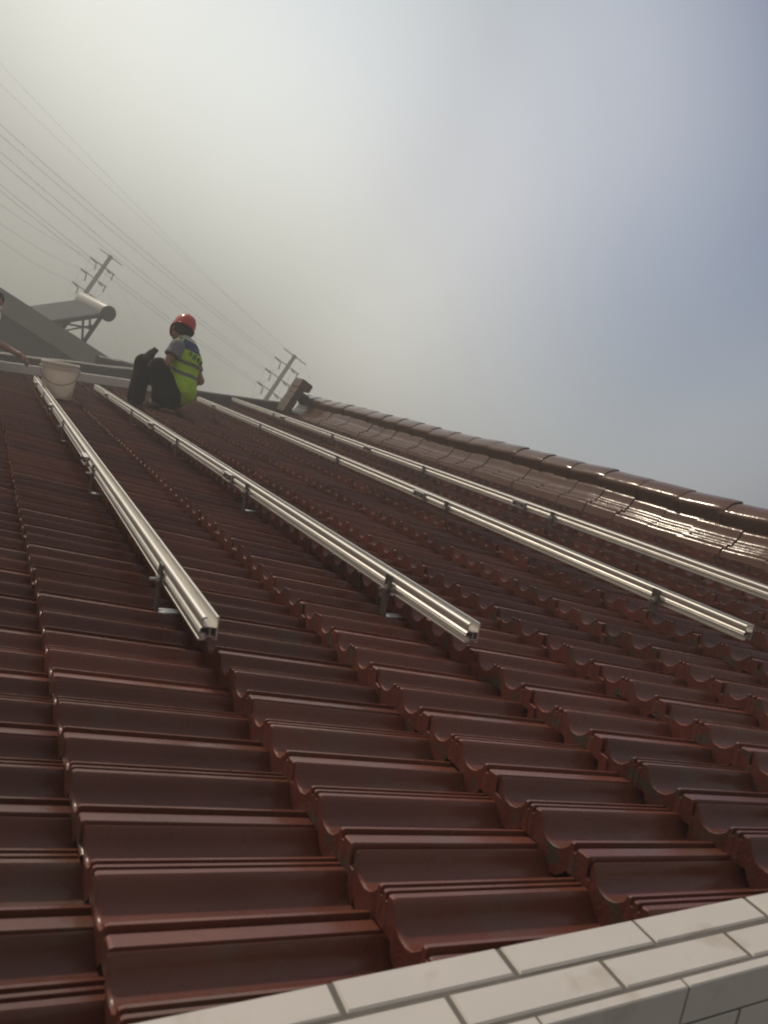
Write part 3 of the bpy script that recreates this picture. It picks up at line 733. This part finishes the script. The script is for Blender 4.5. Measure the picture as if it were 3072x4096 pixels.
# low dark walls between the two houses
lw = empty('boundary_wall', at(250, 1480, 12.6), 'dark tiled wall top running behind the white beam', 'wall')
lb = MB()
def wall_top(u0, v0, u1, v1, d0, d1, th, hgt):
    a = at(u0, v0, d0); b = at(u1, v1, d1); d = b - a; l = np.linalg.norm(d); d /= l
    sdv = np.cross(d, UP); sdv /= np.linalg.norm(sdv); sdv = sdv if sdv @ HF > 0 else -sdv; un = np.cross(sdv, d); un = un if un[2] > 0 else -un
    pr = [(0, -hgt), (0, -.05), (.03, -.012), (.5 * th, 0), (th - .03, -.012), (th, -.05), (th, -hgt)]; V = []; nn = 16
    for i in range(nn + 1):
        o = a + d * l * i / nn
        for y, z in pr: V.append(o + sdv * y + un * (z + .006 * math.sin(i * 1.3)))
    m = len(pr); f = [(r * m + i, r * m + i + 1, (r + 1) * m + i + 1, (r + 1) * m + i) for r in range(nn) for i in range(m - 1)] + [tuple(range(m)), tuple(nn * m + i for i in range(m - 1, -1, -1))]
    return V, f
V, Fq = wall_top(-350, 1372, 560, 1480, 9.9, 11.6, .30, 1.0); lb.add(V, Fq); lb.build('wall_top', MT['verge'], lw, smooth=45)
lb = MB(); V, Fq = wall_top(405, 1428, 640, 1476, 13.5, 14.2, .3, 1.2); lb.add(V, Fq); lb.build('wall_top', MT['verge'], lw, smooth=45)
lb = MB(); a = at(-350, 1372, 9.9); b = at(640, 1476, 14.2)
lb.bar([a[0], a[1], 2.3], [b[0], b[1], 2.3], 4.6, .2, UP); lb.build('wall_base', MT['plaster'], lw)

# ------------------------------------------------------------------ solar water heater on the neighbour's roof
DH = 19.3
def hc(a, b, d=0.): return at(a / 3.318, 1100 + b / 3.318, DH + d)
e1 = hc(1443, 515); th = math.radians(30); VF, VR = level_frame(435, 1255)
axT = -(VF * math.cos(th) - VR * math.sin(th)); axT /= np.linalg.norm(axT)       # towards the near cap
dwn = -(VR * math.cos(th) + VF * math.sin(th)); dwn /= np.linalg.norm(dwn)        # level, the way the tubes face
LT = 1.45; e0 = e1 - axT * LT
sh = empty('solar_water_heater', e1 - UP * 1.0, 'solar water heater with white tank and slanting glass tubes on the flat roof', 'water heater')
q = MB(); q.lathe(e0, axT, [(.0, -.02), (.14, -.015), (.19, 0), (.195, .02), (.195, LT - .03)], 32, cap=False); q.build('tank', MT['tank'], sh, smooth=40)
q = MB(); q.lathe(e1, axT, [(.197, -.05), (.203, -.04), (.203, .0), (.19, .018), (.12, .03), (.0, .034)], 32, cap=False); q.build('tank_cap', MT['dark'], sh, smooth=40)
sl = dwn * math.cos(math.radians(43)) - UP * math.sin(math.radians(43)); nrm = dwn * math.sin(math.radians(43)) + UP * math.cos(math.radians(43))
for i in range(20):
    o = e0 + axT * (.08 + (LT - .16) * i / 19) + sl * .17 + nrm * .02
    q = MB(); q.tube([o, o + sl * 1.55], .027, 10); q.build('glass_tube', MT['tube'], sh, smooth=50)
q = MB(); o = e0 + sl * 1.72 + nrm * .02; q.box(o + axT * LT / 2, (axT, sl, nrm), (LT / 2, .05, .035)); q.build('tube_tray', MT['frame'], sh)
def hbar(name, p, q_, w, t_, side=None):
    q = MB(); q.bar(p, q_, w, t_, axT if side is None else side); q.build(name, MT['frame'], sh)
for off in (.10, LT - .12):
    o = e0 + axT * off - nrm * .05
    hbar('frame_rail', o + sl * .05, o + sl * 1.75, .08, .09)
    lg = o + sl * .12 - UP * .12; ftt = np.array([lg[0], lg[1], e1[2] - 1.05])
    lo = o + sl * 1.0; lo2 = o + sl * 1.7; md = o + sl * .62
    hbar('leg', lg + UP * .15, ftt, .085, .07); hbar('leg', lo, [lo[0], lo[1], e1[2] - 1.05], .08, .07); hbar('leg', lo2, [lo2[0], lo2[1], e1[2] - 1.25], .05, .05)
    hbar('brace', md, ftt + UP * .03, .05, .04); hbar('brace', lo - UP * .1, lg - UP * .30, .045, .04); hbar('brace', o + sl * .45, lg - UP * .42, .045, .04)
    hbar('brace', o + sl * .9, [lo[0], lo[1], e1[2] - .95], .045, .04)
o1 = e0 + axT * .1 - nrm * .05; o2 = e0 + axT * (LT - .12) - nrm * .05
for p_, q_ in ((o1 + sl * .95, o2 + sl * .95 - UP * .35), (o1 + sl * .2 - UP * .5, o2 + sl * .95 - UP * .3), (o1 + sl * .2 - UP * .9, o2 + sl * .2 - UP * .3)): hbar('cross_brace', p_, q_, .03, .03, UP)

# ------------------------------------------------------------------ utility poles and their wires
DPo = 45.0
ptop = at(1178, 1426, DPo); p1top = at(442, 1028, DPo)
def make_pole(top, label):
    H = top[2]; r = empty('utility_pole', (top[0], top[1], 0), label, 'utility pole', 'utility poles in the haze')
    Z = UP; A = HR * .985 - UP * 0; A = A / np.linalg.norm(A)
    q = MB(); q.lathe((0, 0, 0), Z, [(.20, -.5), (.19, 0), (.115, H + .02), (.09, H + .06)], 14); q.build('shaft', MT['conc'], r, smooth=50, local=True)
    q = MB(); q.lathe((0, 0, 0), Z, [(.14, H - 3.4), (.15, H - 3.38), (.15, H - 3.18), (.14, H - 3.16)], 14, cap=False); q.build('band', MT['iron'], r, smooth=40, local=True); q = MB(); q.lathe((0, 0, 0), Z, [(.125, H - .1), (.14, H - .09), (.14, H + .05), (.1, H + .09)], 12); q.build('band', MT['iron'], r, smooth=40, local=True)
    ends = []
    for i, (dz, l0, l1) in enumerate(((.0, .78, .84), (.70, .95, .80), (1.58, 1.06, .82), (2.50, 1.02, .84))):
        z = H - dz; q = MB(); tl = .05
        q.bar(-A * l0 + Z * (z + .06), A * l1 + Z * (z - .05), .055, .07, Z)
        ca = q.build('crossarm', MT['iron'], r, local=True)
        if i:
            def ins(o, d, l=.42):
                g_ = MB(); pr = [(.02, 0)]; nS = 6
                for k in range(nS): h = .04 + (l - .08) * k / (nS - 1); pr += [(.035, h - .012), (.062, h), (.035, h + .012)]
                pr += [(.02, l)]; g_.lathe(o, d, pr, 8); g_.build('insulator', MT['porc'], ca, smooth=50, local=True)
            ins(-A * l0 + Z * (z + .04), A * .9 - Z * .16); ins(-A * (l0 - .46) + Z * (z - .02), A * .30 - Z * .95, .46)
            ins(A * (l1 - .1) + Z * (z - .05), A * .25 - Z * .97, .40); ins(A * .25 + Z * (z - .05), A * .95 - Z * .3, .34)
            g_ = MB()
            g_.tube([-A * l0 + Z * (z + .05) + (A * .46 * t - Z * (.62 * math.sin(PI * t) ** .8 + .45 * t)) for t in np.linspace(0, 1, 12)], .007, 5)
            g_.build('jumper_wire', MT['wire'], ca, local=True); g_ = MB()
            g_.tube([A * (.35 + .48 * t) + Z * (z - .15 - .75 * math.sin(PI * t) - .25 * t) for t in np.linspace(0, 1, 12)], .007, 5)
            g_.build('jumper_wire', MT['wire'], ca, local=True)
        ends.append((top * [1, 1, 0] - A * l0 + Z * (z + .06), top * [1, 1, 0] + A * l1 + Z * (z - .05)))
    return r, ends
poleA, endsA = make_pole(ptop, 'grey concrete utility pole rising beside the end of the tiled ridge')
poleB, endsB = make_pole(p1top, 'grey concrete utility pole rising behind the solar water heater')
def wire(a, b, label, ext=1.5, sag=.25, r=.007):
    a = np.array(a); b = np.array(b); pts = [a + (b - a) * t * ext - UP * sag * 4 * t * (1 - t) * ext for t in np.linspace(0, 1, 26)]
    q = MB(); q.tube(pts, r, 5)
    tag(q.build('power_line', MT['wire'], None, loc=a), label, 'power line', 'power lines in the sky')
dF = 26
O = np.array([0, 0, .05])
wire(endsA[1][0], at(0, 446, dF), 'upper wire of the second pair from the top, tied to the upper insulator arm')
wire(endsA[1][0] - O * 3, at(0, 488, dF), 'lower wire of the second pair from the top, tied to the upper insulator arm')
wire(endsA[2][0], at(0, 555, dF), 'upper wire of the third pair from the top, tied to the middle insulator arm')
wire(endsA[2][0] - O * 3, at(0, 594, dF), 'lower wire of the third pair from the top, tied to the middle insulator arm')
wire(endsA[3][0], at(0, 687, dF), 'upper wire of the pair passing over the red helmet to the lowest arm')
wire(endsA[3][0] - O * 3, at(0, 713, dF), 'lower wire of the pair passing behind the red helmet to the lowest arm')
wire(endsA[0][0], at(0, 199, dF), 'very faint topmost wire running to the tip of the pole by the ridge', r=.004)
wire(endsA[0][1], at(0, 283, dF), 'very faint wire just under the topmost one, ending on the far top arm', r=.004)
wire(endsB[1][0], at(0, 768, dF), 'faint wire ending on the upper insulator arm of the pole behind the heater', r=.006)
wire(endsB[2][0], at(0, 844, dF), 'faint wire ending on the middle insulator arm of the pole behind the heater', r=.006)
wire(endsB[3][0], at(0, 910, dF), 'lowest faint wire, ending on the bottom insulator arm above the water heater', r=.006)
wire(endsB[1][1], at(640, 1410, 60), 'thin slack wire dropping from the upper arm behind the heater towards the worker', ext=1.2, r=.005)
wire(endsB[2][1], at(575, 1420, 60), 'thin slack wire dropping from the middle arm behind the heater towards the knee', ext=1.2, r=.005)
wire(endsB[3][1], at(520, 1430, 60), 'thin slack wire dropping from the lowest arm just right of the white tank', ext=1.2, r=.005)
wire(endsA[0][1], at(1300, 1640, 60), 'thin wire hanging from the top arm down behind the tiled ridge', ext=1.2, r=.005)

# ------------------------------------------------------------------ the hazy air
hz = MB(); hz.hexa([(-78, -78, -1.2), (78, -78, -1.2), (78, 78, -1.2), (-78, 78, -1.2), (-78, -78, 19), (78, -78, 19), (78, 78, 19), (-78, 78, 19)])
hm_ = bpy.data.materials.new('haze'); hm_.use_nodes = True; t = hm_.node_tree; t.nodes.clear()
o = t.nodes.new('ShaderNodeOutputMaterial'); pv_ = t.nodes.new('ShaderNodeVolumePrincipled')
pv_.inputs['Color'].default_value = (.93, .93, .90, 1); pv_.inputs['Density'].default_value = .0210; pv_.inputs['Anisotropy'].default_value = .15
t.links.new(pv_.outputs['Volume'], o.inputs['Volume'])
tag(hz.build('haze', hm_), kind='stuff')
